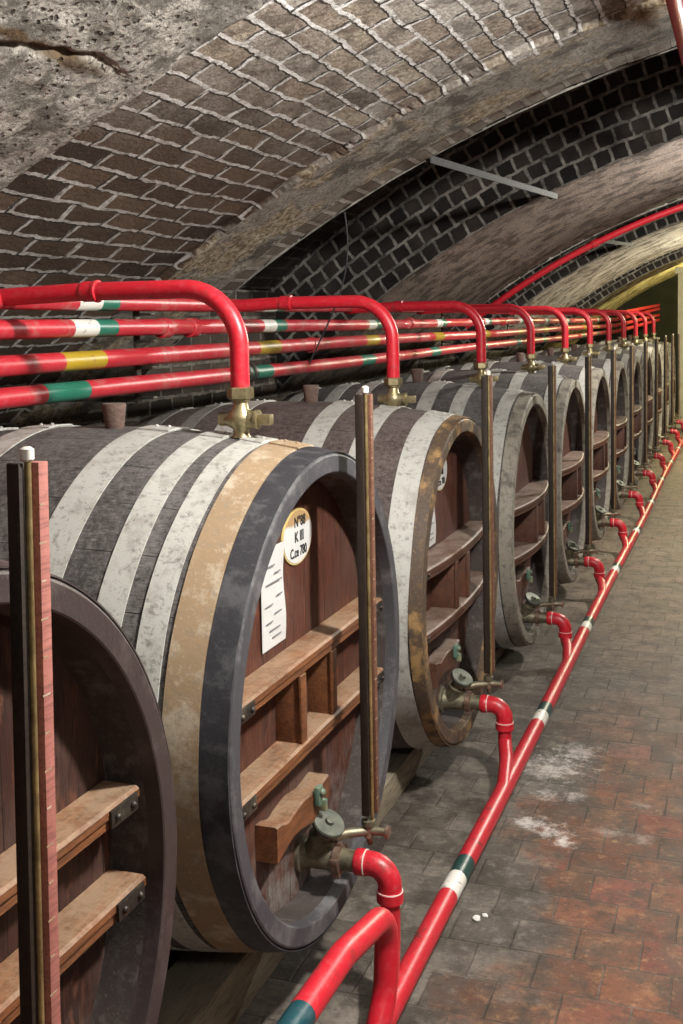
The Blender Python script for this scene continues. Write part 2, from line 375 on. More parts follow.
def brass(name, c, dk, rough=.42):
    t = NT(name); P = t.co('Object')
    n = t.noise(22, 5, .7, P); f = t.noise(120, 3, .7, P)
    col = t.mix(t.ramp(n, [(.38, 0.), (.62, .85)]), c, dk)
    r = t.math('ADD', rough, t.math('MULTIPLY', n, .2))
    return t.done(col, r, .75, t.bump(f, .25, .001))
M_brass = brass('tarnished_brass', (.40, .34, .19), (.15, .125, .07), .33)
M_brass_dk = brass('dull_bronze', (.30, .27, .19), (.12, .11, .075), .4)
M_brass_tube = brass('polished_brass_tube', (.55, .42, .20), (.20, .15, .07), .28)
M_cap = brass('grey_green_cap', (.17, .18, .15), (.09, .10, .08), .5)
M_copper = brass('coppery_knob', (.33, .22, .17), (.17, .12, .09), .4)

def gloss(name, c, chip, amt=.5, sc=18, lo=.60):
    t = NT(name); P = t.co('Object')
    n = t.noise(sc, 5, .7, P); f = t.noise(60, 4, .75, P); b = t.noise(3, 3, .6, P)
    col = t.mix(t.ramp(b, [(.3, 0.), (.7, .35)]), c, tuple(k * .72 for k in c))
    dust = tuple(min(1, k * .7 + .10) for k in c)
    col = t.mix(t.ramp(f, [(.5, 0.), (.78, .5)]), col, dust)
    col = t.mix(t.ramp(n, [(lo, 0.), (lo + .03, amt)]), col, chip)
    return t.done(col, t.math('ADD', .24, t.math('MULTIPLY', f, .30)), 0, t.bump(t.math('ADD', f, n), .18, .002), spec=.5)
M_red = gloss('red_pipe_paint', (.52, .012, .026), (.28, .03, .03), .7)
M_red_worn = gloss('red_pipe_paint_worn', (.48, .014, .026), (.06, .035, .03), .8, 12, .61)
M_red_dusty = gloss('red_pipe_paint_dusty', (.48, .018, .032), (.42, .12, .11), .6, 10, .52)
M_green = gloss('green_band_paint', (.012, .15, .095), (.03, .05, .04), .5)
M_teal = gloss('deep_teal_band_paint', (.006, .055, .070), (.02, .03, .03), .4)
M_dkgreen = gloss('dark_green_band_paint', (.012, .050, .042), (.03, .03, .03), .6)
M_whiteb = gloss('white_band_paint', (.72, .70, .64), (.12, .10, .08), .8, 26, .60)
M_yellow = gloss('ochre_band_paint', (.42, .28, .012), (.2, .12, .02), .5)

def label_mat(name, stain=True):
    t = NT(name); P = t.co('Object'); z = t.sep(P)[2]
    col = (.56, .56, .55)
    if stain:
        n = t.math('ADD', z, t.math('MULTIPLY', t.math('SUBTRACT', t.noise(14, 3, .6, P), .5), .03))
        mr = t.new('ShaderNodeMapRange'); t.put(mr.inputs[0], n); mr.inputs[1].default_value = .030; mr.inputs[2].default_value = .036
        col = t.mix(mr.outputs[0], (.58, .58, .57), (.38, .25, .12))
    return t.done(col, .45)
M_plaque = label_mat('enamel_plaque'); M_paper = label_mat('white_paper', False)
M_plaque_rim = mat_plain('yellowed_plaque_edge', (.50, .36, .10), (.62, .50, .22), .5, 30)
M_ink = mat_plain('black_ink', (.01, .01, .01), (.02, .02, .02), .6)
M_ink_grey = mat_plain('grey_print', (.16, .16, .17), (.24, .24, .25), .6)

# ------------------------------------------------------------------ geometry helpers
def finish(name, bm, mats, parent=None, loc=None, smooth=True, angle=40):
    me = bpy.data.meshes.new(name); bm.to_mesh(me); bm.free()
    for m in (mats if isinstance(mats, (list, tuple)) else [mats]): me.materials.append(m)
    if smooth:
        me.polygons.foreach_set('use_smooth', [True] * len(me.polygons))
        try: me.set_sharp_from_angle(angle=rad(angle))
        except Exception: pass
    o = bpy.data.objects.new(name, me); COL.objects.link(o)
    if parent is not None: o.parent = parent
    if loc is not None: o.location = loc
    return o

def box(bm, c, s, bev=0.0, mat=0, M=None):
    r = bmesh.ops.create_cube(bm, size=1.0)
    vs_ = r['verts']; T = Matrix.Translation(c) @ Matrix.Diagonal((*s, 1))
    if M is not None: T = M @ T
    bmesh.ops.transform(bm, matrix=T, verts=vs_)
    fs = list({f for v in vs_ for f in v.link_faces})
    for f in fs: f.material_index = mat
    if bev:
        es = list({e for v in vs_ for e in v.link_edges})
        r = bmesh.ops.bevel(bm, geom=es, offset=bev, segments=2, affect='EDGES', profile=.6)
        for f in r['faces']: f.material_index = mat

def frames(pts):
    pts = [Vector(p) for p in pts]; out = []
    t0 = (pts[1] - pts[0]).normalized()
    n = t0.orthogonal().normalized()
    for i, p in enumerate(pts):
        if i == 0: t = t0
        elif i == len(pts) - 1: t = (pts[-1] - pts[-2]).normalized()
        else: t = ((pts[i + 1] - p).normalized() + (p - pts[i - 1]).normalized()).normalized()
        n = (n - t * n.dot(t)).normalized()
        out.append((p, n, t.cross(n)))
    return out

def tube(bm, pts, r, seg=16, caps=True, mats=None):
    """r: number or list; mats: list of material index per segment"""
    fr = frames(pts); rings = []
    for i, (p, n, b) in enumerate(fr):
        rr = r[i] if isinstance(r, (list, tuple)) else r
        rings.append([bm.verts.new(p + (n * math.cos(2 * PI * k / seg) + b * math.sin(2 * PI * k / seg)) * rr) for k in range(seg)])
    for i in range(len(rings) - 1):
        for k in range(seg):
            f = bm.faces.new((rings[i][k], rings[i][(k + 1) % seg], rings[i + 1][(k + 1) % seg], rings[i + 1][k]))
            if mats: f.material_index = mats[i]
    if caps:
        bm.faces.new(rings[0][::-1]); bm.faces.new(rings[-1])

def fillet(pts, rads, n=10):
    pts = [Vector(p) for p in pts]; out = [pts[0]]
    for i in range(1, len(pts) - 1):
        a, b, c = pts[i - 1], pts[i], pts[i + 1]; r = rads[i - 1] if isinstance(rads, (list, tuple)) else rads
        u = (a - b).normalized(); v = (c - b).normalized(); th = u.angle(v)
        if r <= 0 or th > PI - .02: out.append(b); continue
        d = r / math.tan(th / 2); p0 = b + u * d; p1 = b + v * d
        cen = b + (u + v).normalized() * (r / math.sin(th / 2))
        e0 = (p0 - cen).normalized(); ph = PI - th
        e1 = (p1 - cen); e1 = (e1 - e0 * e1.dot(e0)).normalized()
        for k in range(n + 1):
            t = ph * k / n; out.append(cen + (e0 * math.cos(t) + e1 * math.sin(t)) * r)
    out.append(pts[-1]); return out

def lathe(bm, prof, axis='z', seg=24, origin=(0, 0, 0), a0=0, a1=2 * PI, mat=0, M=None):
    """prof: (h, r) along the axis"""
    full = abs(a1 - a0 - 2 * PI) < 1e-6; o = Vector(origin); rings = []
    cnt = seg if full else seg + 1
    for h, r in prof:
        ring = []
        for k in range(cnt):
            a = a0 + (a1 - a0) * k / seg; c_, s_ = math.cos(a) * r, math.sin(a) * r
            p = {'z': Vector((c_, s_, h)), 'x': Vector((h, c_, s_)), 'y': Vector((c_, h, s_))}[axis]
            p = o + p
            if M is not None: p = M @ p
            ring.append(bm.verts.new(p))
        rings.append(ring)
    for i in range(len(rings) - 1):
        for k in range(cnt if full else cnt - 1):
            k2 = (k + 1) % cnt
            f = bm.faces.new((rings[i][k], rings[i][k2], rings[i + 1][k2], rings[i + 1][k])); f.material_index = mat
    return rings

def solid_lathe(bm, prof, **kw):
    r = lathe(bm, prof, **kw); m = kw.get('mat', 0)
    f = bm.faces.new(r[0][::-1]); f.material_index = m
    f = bm.faces.new(r[-1]); f.material_index = m

def dir_matrix(loc, d):
    return Matrix.Translation(loc) @ Vector(d).to_track_quat('Z', 'Y').to_matrix().to_4x4()

def fixn(bm): bmesh.ops.recalc_face_normals(bm, faces=bm.faces[:])

def empty(name, loc, label, cat, group=None):
    o = bpy.data.objects.new(name, None); COL.objects.link(o); o.location = loc; o.empty_display_size = .1
    o['label'] = label; o['category'] = cat
    if group: o['group'] = group
    return o
def tag(o, label, cat, group=None):
    o['label'] = label; o['category'] = cat
    if group: o['group'] = group
    return o
def structure(o): o['kind'] = 'structure'; return o
def copy_tree(o, parent=None):
    c = o.copy(); COL.objects.link(c)
    if parent is not None: c.parent = parent
    for ch in list(o.children): copy_tree(ch, c)
    return c

# ------------------------------------------------------------------ vault
XC, ZC, RV = 1.221, -2.993, 5.887
AMAX = math.asin(4.121 / RV)
VX0, VX1 = XC - 4.121, XC + 4.121
ZSP = ZC + RV * math.cos(AMAX)

def vault_point(a, r, y): return (XC + r * math.sin(a), y, ZC + r * math.cos(a))

def arch_grid(angs, ys, r, disp=None):
    """soffit as a grid; UV = (y, arc length from the left springing)"""
    na, ny = len(angs), len(ys)
    co = np.zeros((na * ny, 3)); uv = np.zeros((na * ny, 2))
    k = 0
    for a in angs:
        for y in ys:
            v = (a + AMAX) * RV
            d = disp(v, y) if disp else 0.0
            co[k] = vault_point(a, r + d, y); uv[k] = (y, v); k += 1
    return co, uv

def grid_mesh(name, co, uv, na, ny, mat, flip=False):
    i, j = np.meshgrid(np.arange(na - 1), np.arange(ny - 1), indexing='ij')
    a = (i * ny + j).ravel(); q = np.stack([a, a + 1, a + ny + 1, a + ny], 1)
    if flip: q = q[:, ::-1]
    me = bpy.data.meshes.new(name)
    me.vertices.add(len(co)); me.vertices.foreach_set('co', co.ravel())
    nf = len(q); me.loops.add(nf * 4); me.polygons.add(nf)
    me.loops.foreach_set('vertex_index', q.ravel().astype(np.int32))
    me.polygons.foreach_set('loop_start', np.arange(0, nf * 4, 4, dtype=np.int32))
    me.polygons.foreach_set('loop_total', np.full(nf, 4, dtype=np.int32))
    me.polygons.foreach_set('use_smooth', np.ones(nf, dtype=bool))
    me.update(calc_edges=True)
    l = me.uv_layers.new(name='UVMap'); l.data.foreach_set('uv', uv[q.ravel()].ravel())
    me.materials.append(mat); me.validate()
    o = bpy.data.objects.new(name, me); COL.objects.link(o)
    return o

def fbm(v, y, s): return noise.fractal(Vector((v * s, y * s, 3.1)), .9, 2.1, 4)
def edge_n(v, y, amp): return (noise.noise(Vector((v * 1.7, 9.3, 0))) + .5 * noise.noise(Vector((v * 6, 2.3, 0)))) * amp
CRACK = [((-1.42, 1.80), .0), ((-1.42, 2.44), .0)]
def dispA(v, y):
    d = fbm(v, y, 1.2) * .012 + fbm(v, y, 7) * .004
    if y < 2.52 + edge_n(v, y, .03): d -= .028 - fbm(v, y, 16) * .005     # thick render over the bricks
    if 3.92 + edge_n(v, y, .10) < y < 4.46 + edge_n(v, y, .02): d -= .016
    if y < 2.6:
        vc = 1.82 + .035 * math.sin(y * 9) + .02 * noise.noise(Vector((y * 14, 0, 5)))
        dd = abs(v - vc)
        if dd < .015: d += .03 * (1 - dd / .015) * min(1, max(0, (2.46 - y) * 4))
    if y > 4.66: d += (y - 4.66) * .5
    return d
angs = list(np.linspace(-AMAX, rad(-13), 300)) + list(np.linspace(rad(-12.3), AMAX, 60))
ysA = list(np.linspace(-2.4, 1.7, 30)) + list(np.linspace(1.715, 4.7, 190))
co, uv = arch_grid(angs, ysA, RV, dispA)
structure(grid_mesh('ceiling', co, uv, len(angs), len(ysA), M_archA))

RREC = RV + .52
def face_ring(name, y, r0, r1, mat, flip):
    an = np.linspace(-AMAX, AMAX, 140); rs = np.linspace(r0, r1, 8)
    co = np.zeros((len(an) * len(rs), 3)); uv = np.zeros((len(an) * len(rs), 2)); k = 0
    for a in an:
        for r in rs:
            co[k] = vault_point(a, r, y + .006 * noise.noise(Vector((a * 60, r * 9, y)))); uv[k] = ((a + AMAX) * RV, r - r0); k += 1
    return structure(grid_mesh(name, co, uv, len(an), len(rs), mat, flip))
def soffit(name, y0, y1, r, mat, amp=.014, step=.05, rolled=True):
    an = np.linspace(-AMAX, AMAX, 170); ys = np.linspace(y0, y1, max(8, int((y1 - y0) / step)))
    def dsp(v, y):
        d = fbm(v, y, 1.4) * amp + fbm(v, y, 8) * amp * .35
        if rolled:
            e = min(y - y0, y1 - y)
            if e < .06: d += (.06 - e) * .5
        return d
    co, uv = arch_grid(an, ys, r, dsp)
    return structure(grid_mesh(name, co, uv, len(an), len(ys), mat))
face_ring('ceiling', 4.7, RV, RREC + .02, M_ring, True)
Y = 4.7
for (b0, b1, m) in ((6.85, 9.9, M_archB), (11.75, 15.1, M_archC), (16.9, 20.6, M_archD)):
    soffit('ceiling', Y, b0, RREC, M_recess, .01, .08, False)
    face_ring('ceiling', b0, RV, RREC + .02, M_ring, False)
    soffit('ceiling', b0, b1, RV, m)
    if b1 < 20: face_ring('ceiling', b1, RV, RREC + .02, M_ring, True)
    Y = b1

# walls, floor
def slab(name, c, s, mat, uvscale=True):
    bm = bmesh.new(); box(bm, c, s)
    l = bm.loops.layers.uv.new('UVMap')
    for f in bm.faces:
        n = f.normal
        for lp in f.loops:
            p = lp.vert.co
            lp[l].uv = (p.y, p.z) if abs(n.x) > .5 else ((p.x, p.z) if abs(n.y) > .5 else (p.x, p.y))
    return structure(finish(name, bm, mat, smooth=False))
slab('wall_left', (VX0 - .1, 9.1, (ZSP + .06) / 2 + .3), (.2, 23.2, ZSP + .06 + .6), M_wall)
slab('wall_right', (VX1 + .1, 9.1, (ZSP + .06) / 2 + .3), (.2, 23.2, ZSP + .06 + .6), M_wall)
slab('wall_back', (XC, 20.7, 1.9), (8.8, .2, 4.2), M_darkwall)
slab('wall_front', (XC, -2.5, 1.9), (8.8, .2, 4.2), M_wall)
slab('floor', (XC, 9.1, -.05), (8.8, 23.6, .1), M_floor)
# pale pillar with a moulded edge at the end of the row
bm = bmesh.new(); box(bm, (-.64, 17.9, 1.17), (.64, .5, 2.34), .01); box(bm, (-.64, 17.9, .08), (.68, .54, .16), .01); box(bm, (-.64, 17.9, 2.36), (.72, .58, .10), .01)
structure(finish('trim_1', bm, M_pillar))

# ------------------------------------------------------------------ barrels
FX, AZ = -.94, .765              # front rim plane and axis height
BL = 1.24
YB = [1.15, 2.52, 3.91, 5.36, 6.70, 8.05, 9.40, 10.76, 12.12, 13.48, 14.84, 16.2]
ORD = ['nearest', 'second', 'third', 'fourth', 'fifth', 'sixth', 'seventh', 'eighth', 'ninth', 'tenth', 'eleventh', 'twelfth']
def rb(d): return .575 + .057 * (1 - ((d - BL / 2) / (BL / 2)) ** 2)
RIN, REC = .522, .10

def stave_body_bm():
    bm = bmesh.new(); seg = 240; nst = 30
    prof = []
    nd = 26
    for i in range(nd + 1):
        d = BL * i / nd; prof.append((-d, rb(d), True))
    front = [(-REC - .004, RIN - .006, False), (-REC, RIN, False), (-.03, RIN + .002, False), (-.002, RIN + .006, False), (0, RIN + .009, False), (0, .575 - .007, False), (-.002, .575 - .003, False), (-.010, rb(.010), True)]
    back = [(-BL + .012, rb(.012), True), (-BL + .003, .57, False), (-BL, .563, False), (-BL, RIN + .018, False), (-BL + .02, RIN, False), (-BL + REC, RIN, False)]
    allp = front + prof[1:-1] + back
    rings = []
    for (x, r, st) in allp:
        ring = []
        for k in range(seg):
            a = 2 * PI * (k + .0) / seg
            ph = (k % (seg // nst)) / (seg // nst)
            dr = (-.0018 if ph == 0 else 0.0) if st else 0.0
            rr = r + dr + (.0012 * noise.noise(Vector((x * 6, math.cos(a) * 5, math.sin(a) * 5))) if st else 0)
            ring.append(bm.verts.new((x, math.sin(a) * rr, math.cos(a) * rr)))
        rings.append(ring)
    nf = len(front) - 1
    for i in range(len(rings) - 1):
        for k in range(seg):
            f = bm.faces.new((rings[i][k], rings[i][(k + 1) % seg], rings[i + 1][(k + 1) % seg], rings[i + 1][k]))
            f.material_index = 2 if i < 2 else 1 if i < nf else 0
    # rear head closes the cask
    ctr = bm.verts.new((-BL + REC, 0, 0))
    for k in range(seg): bm.faces.new((rings[-1][k], rings[-1][(k + 1) % seg], ctr))
    fixn(bm); return bm

def hoop_bm(d0, d1, seedv=0, lap=True, wob=0.0):
    bm = bmesh.new(); th = .0036; seg = 160; n = 5
    rr = random.Random(seedv)
    prof = [(-d0, rb(d0) + .0005)] + [(-(d0 + (d1 - d0) * i / n), rb(d0 + (d1 - d0) * i / n) + th) for i in range(n + 1)] + [(-d1, rb(d1) + .0005)]
    rings = lathe(bm, prof, axis='x', seg=seg)
    if wob:
        for v in bm.verts:
            a = math.atan2(v.co.z, v.co.y); v.co.x += wob * noise.noise(Vector((math.cos(a) * 2, math.sin(a) * 2, seedv * 3.7)))
    if lap:
        a0 = PI / 2 + rad(rr.uniform(-9, -3)); a1 = a0 + rad(10)
        p2 = [(-d0 + .001, rb(d0) + th)] + [(-(d0 + (d1 - d0) * i / n), rb(d0 + (d1 - d0) * i / n) + th * 2) for i in range(n + 1)] + [(-d1 - .001, rb(d1) + th)]
        r2 = lathe(bm, p2, axis='x', seg=6, a0=a0, a1=a1)
        for idx in (0, -1):
            try: bm.faces.new([r[idx] for r in r2])
            except Exception: pass
        for q in (.3, .7):
            am = a0 + (a1 - a0) * .5; dm = d0 + (d1 - d0) * q; R_ = rb(dm) + th * 2
            bmesh.ops.create_uvsphere(bm, u_segments=8, v_segments=6, radius=.0055, matrix=Matrix.Translation((-dm, math.cos(am) * R_, math.sin(am) * R_)))
    fixn(bm); return bm

def disc_head_bm():
    bm = bmesh.new()
    # boards with shallow grooves between them
    n = 60; edges = []
    R_ = RIN - .001; xs = -REC
    ys = sorted(set(list(np.linspace(-R_, R_, 49)) + [(-.37 + k) * .135 + dd for k in range(-4, 6) for dd in (-.0675 - .002, -.0675, -.0675 + .002) if abs((-.37 + k) * .135 + dd) < R_]))
    cols = []
    for y in ys:
        hgt = math.sqrt(max(0, R_ * R_ - y * y)); q = ((y / .135 + 20.37) % 1); g = -.004 if min(abs(q - 0), abs(q - 1)) < .004 else 0
        cols.append([bm.verts.new((xs + g, y, hgt * (2 * i / 16 - 1))) for i in range(17)])
    for i in range(len(cols) - 1):
        for j in range(16):
            bm.faces.new((cols[i][j], cols[i + 1][j], cols[i + 1][j + 1], cols[i][j + 1]))
    bmesh.ops.remove_doubles(bm, verts=bm.verts[:], dist=1e-5); fixn(bm); return bm

def crossbeam_bm(z, zthick, bow, tilt=0.0):
    """board laid across the head; the front edge bows towards the aisle"""
    bm = bmesh.new(); n = 26
    hw = math.sqrt(RIN ** 2 - (abs(z) + zthick) ** 2) - .004
    xb = -REC + .001; T, B = [], []
    for i in range(n + 1):
        u = 2 * i / n - 1; y = hw * u
        xf = -.028 + bow * (1 - u * u)
        zz = z
        sec = [(xb, zz), (xf - .006, zz), (xf, zz - .005), (xf, zz - zthick * .45), (xf - .005, zz - zthick * .52), (xf - .005, zz - zthick + .003), (xf - .009, zz - zthick), (xb, zz - zthick)]
        T.append([bm.verts.new((a, y, b)) for a, b in sec])
    m = len(T[0])
    for i in range(n):
        for j in range(m):
            bm.faces.new((T[i][j], T[i + 1][j], T[i + 1][(j + 1) % m], T[i][(j + 1) % m]))
    bm.faces.new(T[0]); bm.faces.new(T[-1][::-1]); fixn(bm)
    return bm, hw

def bracket_bm(yc, z, zt):
    bm = bmesh.new()
    box(bm, (-.026, yc, z - zt * .5), (.006, .085, zt * .75), .0015)
    for dy in (-.026, .024): bmesh.ops.create_uvsphere(bm, u_segments=10, v_segments=6, radius=.0065, matrix=Matrix.Translation((-.022, yc + dy, z - zt * .5)))
    return bm

def block_bm():
    """scalloped clamp board above the tap"""
    bm = bmesh.new(); x0, x1 = -REC + .001, -.045
    y0, y1 = -.25, .085; n = 28; top, bot = [], []
    for i in range(n + 1):
        u = i / n; y = y0 + (y1 - y0) * u
        zt = -.246 + .004 * math.cos(u * PI * 4) - .006 * u
        zb = -.326 + .020 * abs(math.sin(u * PI * 1.5)) ** 1.0
        if .10 < u < .30: zt -= .006 * math.sin((u - .10) / .20 * PI)
        top.append(zt); bot.append(zb)
    R_ = []
    for i in range(n + 1):
        y = y0 + (y1 - y0) * i / n
        R_.append([bm.verts.new((x0, y, top[i])), bm.verts.new((x1 - .004, y, top[i])), bm.verts.new((x1, y, top[i] - .004)), bm.verts.new((x1, y, bot[i])), bm.verts.new((x0, y, bot[i]))])
    for i in range(n):
        for j in range(5): bm.faces.new((R_[i][j], R_[i + 1][j], R_[i + 1][(j + 1) % 5], R_[i][(j + 1) % 5]))
    bm.faces.new(R_[0]); bm.faces.new(R_[-1][::-1]); fixn(bm); return bm

def text_bm(txt, size, loc, sx=.62, bold=.02):
    cu = bpy.data.curves.new('lettering', 'FONT'); cu.body = txt; cu.size = size; cu.align_x = 'CENTER'; cu.align_y = 'CENTER'
    cu.extrude = .0006; cu.offset = bold * size; cu.resolution_u = 3
    o = bpy.data.objects.new('tmp', cu); COL.objects.link(o)
    bpy.context.view_layer.update()
    dg = bpy.context.evaluated_depsgraph_get()
    me = bpy.data.meshes.new_from_object(o.evaluated_get(dg))
    bm = bmesh.new(); bm.from_mesh(me)
    M = Matrix.Translation(loc) @ Matrix(((0, 0, 1, 0), (1, 0, 0, 0), (0, 1, 0, 0), (0, 0, 0, 1))) @ Matrix.Diagonal((sx, 1, 1, 1))
    bmesh.ops.transform(bm, matrix=M, verts=bm.verts[:])
    bpy.data.objects.remove(o); bpy.data.meshes.remove(me); bpy.data.curves.remove(cu)
    return bm

def add_labels(root, lines, oy=.036, oz=.366, py=-.128, tilt=0):
    bm = bmesh.new()
    def ell(s, x0, x1):
        n = 40
        a = [bm.verts.new((x1, math.cos(2 * PI * k / n) * .098 * s, math.sin(2 * PI * k / n) * .069 * s)) for k in range(n)]
        b = [bm.verts.new((x0, v.co.y, v.co.z)) for v in a]
        f = bm.faces.new(a)
        for k in range(n): bm.faces.new((a[k], b[k], b[(k + 1) % n], a[(k + 1) % n]))
        return f
    ell(1, 0, .004); fs = set(bm.faces)
    f = ell(.94, .003, .0052)
    for g in bm.faces:
        if g not in fs: g.material_index = 1
    fixn(bm)
    p = finish('number_plaque', bm, [M_plaque_rim, M_plaque], root, (-REC, oy, oz + .63), smooth=False)
    bm = bmesh.new()
    for i, (tx, sz, yy, sx) in enumerate(lines):
        b2 = text_bm(tx, sz, (.0056, yy, .036 - i * .037), sx); me = bpy.data.meshes.new('t'); b2.to_mesh(me); b2.free(); bm.from_mesh(me); bpy.data.meshes.remove(me)
    finish('lettering', bm, M_ink, p, smooth=False)
    bm = bmesh.new()     # paper sheet with a slight curl
    n = 8; g = []
    for i in range(n + 1):
        z = -.118 + .236 * i / n
        g.append([bm.verts.new((.002 + .003 * math.sin(i * .9) * (j / 4) ** 2 + .003, -.068 + .136 * j / 4, z)) for j in range(5)])
    for i in range(n):
        for j in range(4): bm.faces.new((g[i][j], g[i][j + 1], g[i + 1][j + 1], g[i + 1][j]))
    r = bmesh.ops.extrude_face_region(bm, geom=bm.faces[:]); 
    for v in r['geom']:
        if isinstance(v, bmesh.types.BMVert): v.co.x -= .0012
    fixn(bm)
    s = finish('paper_label', bm, M_paper, root, (-REC + .001, py, .255 + .63), smooth=False)
    for z, y, w in ((.075, -.02, .05), (.055, .02, .035), (.035, 0, .09), (.0, .03, .03), (-.015, -.03, .04), (-.04, .02, .04), (-.055, -.03, .035), (-.075, .0, .06), (-.093, .01, .05)):
        bm = bmesh.new(); box(bm, (.0085, y, z), (.0008, w, .0035)); finish('print_line', bm, M_ink_grey, s, smooth=False)

body_cache = {}
def make_barrel(i, hoops, smat, rimmat, headmat, beammat, bow, z1, z2, divs, ang=0.0):
    descr = BARREL_DESC[i]
    root = empty('wine_barrel', (FX, YB[i], AZ - .63), descr, 'barrel', 'oak barrels lying in a row along the cellar wall')
    ax = (0, 0, .63)
    b = finish('stave_body', stave_body_bm(), [smat, rimmat, M_chime], root, ax, angle=24)
    b.rotation_euler = (ang, 0, 0)
    for k, (d0, d1, m, lap) in enumerate(hoops):
        h = finish('hoop', hoop_bm(d0, d1, i * 7 + k, lap, .008 if d0 > .02 else 0), m, root, ax, angle=50)
    finish('barrel_head', disc_head_bm(), headmat, root, ax, angle=30)
    for (z, zt) in ((z1, .040), (z2, .040)):
        bm, hw = crossbeam_bm(z, zt, bow); c = finish('crossbeam', bm, beammat, root, ax, angle=35)
        for s in (-1, 1):
            finish('end_bracket', bracket_bm(s * (hw - .055), z, zt), M_iron, c)
    for dy in divs:
        bm = bmesh.new(); gap = (z1 - .040) - z2
        xf = -.034 + bow * .9
        box(bm, ((-REC + xf) / 2, dy, z2 + gap / 2), (xf + REC, .026, gap - .001), .002)
        box(bm, (xf - .001, dy, z2 + gap / 2), (.008, .034, gap - .001), .002)
        # thin frame mouldings under the upper beam and above the lower one
        finish('divider', bm, beammat, root, ax, angle=35)
    blk = finish('clamp_block', block_bm(), beammat, root, ax, angle=35)
    bm = bmesh.new()
    box(bm, (-.036, -.012, -.262), (.016, .030, .048), .006); box(bm, (-.028, -.002, -.288), (.020, .014, .030), .004)
    bmesh.ops.create_uvsphere(bm, u_segments=12, v_segments=8, radius=.010, matrix=Matrix.Translation((-.026, -.014, -.252)))
    fixn(bm); finish('lug', bm, M_verd, blk)
    bm = bmesh.new(); solid_lathe(bm, [(0, .024), (.02, .026), (.062, .031), (.066, .029), (.066, .024)], axis='z', seg=20, origin=(-.58, 0, rb(.58) - .004))
    fixn(bm); finish('bung', bm, M_bung, root, ax)
    return root

PG = 'grey'
H2 = [(.004, .062, M_hoop_black, False), (.066, .142, M_hoop_tan, True), (.155, .212, M_hoop_pale, True), (.252, .316, M_hoop_pale, True), (.405, .492, M_hoop_pale, True), (.75, .835, M_hoop_pale, True), (.93, .985, M_hoop_pale, True), (1.03, 1.09, M_hoop_pale, True), (1.175, 1.235, M_hoop_black, False)]
H3 = [(.002, .042, M_rim_gold, False), (.045, .125, M_hoop_pale, True), (.235, .30, M_hoop_pale, True), (.40, .475, M_hoop_pale, True), (.76, .835, M_hoop_pale, True), (.93, .99, M_hoop_grey, True), (1.09, 1.16, M_hoop_grey, True)]
H4 = [(.004, .055, M_rim_pale, False), (.065, .125, M_hoop_pale, True), (.27, .335, M_hoop_pale, True), (.42, .49, M_hoop_pale, True), (.75, .82, M_hoop_pale, True), (.90, .97, M_hoop_pale, True), (1.11, 1.18, M_hoop_pale, True)]
H1 = [(.004, .06, M_rim_br, False), (.08, .145, M_hoop_grey, True), (.25, .315, M_hoop_pale, True), (.41, .49, M_hoop_pale, True), (.75, .83, M_hoop_pale, True), (1.1, 1.17, M_hoop_grey, True)]
BARREL_DESC = [
 'nearest oak barrel, cut by the left edge, purple-brown rim and two bare ledges',
 'oak barrel with rust-tan hoop and blue-black end hoop, oval number plaque above paper sheet',
 'oak barrel with gold-flaked brown rim beside a pale hoop, small oval plaque on head',
 'fourth barrel of the row, pale spotted rim and bowed ledges, no plaque on its head',
] + ['%s barrel counting from the near end of the row, pale grey hoops and bowed ledges' % ORD[k] for k in range(4, 12)]
b1 = make_barrel(0, H1, M_stave_dk, M_rim_br, M_head_dk, M_beam, 0.0, .108, -.055, [])
b2 = make_barrel(1, H2, M_stave, M_rim_dk, M_head, M_beam, 0.0, .108, -.095, [-.105, .105])
b3 = make_barrel(2, H3, M_stave_red, M_rim_gold, M_head, M_beam_dk, .028, .122, -.085, [-.09, .08], .05)
LOWZ = .056
b4 = make_barrel(3, H4, M_stave, M_rim_pale, M_head, M_beam_dk, .055, .112, -.100, [-.06, .13])
b3.location.z -= .032
b4.scale = (1, 1.034, 1.034); b4.location.z = LOWZ
add_labels(b2, [('N\u00b088', .036, .012, .95), ('K III', .036, .006, 1.0), ('C.ce 780', .034, .000, .88)])
add_labels(b3, [('N\u00b087', .036, .012, .95), ('K III', .036, .006, 1.0), ('C.ce 780', .034, .000, .88)], .030, .380)
for i in range(4, 12):
    c = copy_tree(b4); c.location = (FX, YB[i], LOWZ); c['label'] = BARREL_DESC[i]

# timber rails carrying the barrels
def rail(x, y0, y1, zt, label):
    bm = bmesh.new(); box(bm, (0, (y0 + y1) / 2, zt / 2), (.15, y1 - y0, zt - .002), .006)
    o = finish('timber_rail', bm, M_rail, None, (x, 0, .001)); tag(o, label, 'rail', 'timber rails carrying the barrels')
zr = [AZ - rb(FX - x - .06) - .006 for x in (-1.20, -1.92)]
rail(-1.20, -1.2, 3.15, AZ - rb(.335) - .006, 'long grey timber rail under the front halves of the two nearest barrels')
rail(-1.92, -1.2, 3.15, AZ - rb(.905) - .006, 'long grey timber rail under the rear ends of the two nearest barrels')
rail(-1.20, 3.25, 4.55, AZ - .032 - rb(.335) - .006, 'short grey timber rail under the front half of the third barrel')
rail(-1.92, 3.25, 4.55, AZ - .032 - rb(.905) - .006, 'short grey timber rail under the rear end of the third barrel')
rail(-1.20, 4.75, 17.0, LOWZ + (.63 - rb(.335)) * 1.034 - .006, 'long low timber rail under the front halves of the far barrels')
rail(-1.92, 4.75, 17.0, LOWZ + (.63 - rb(.905)) * 1.034 - .006, 'long low timber rail under the rear ends of the far barrels')

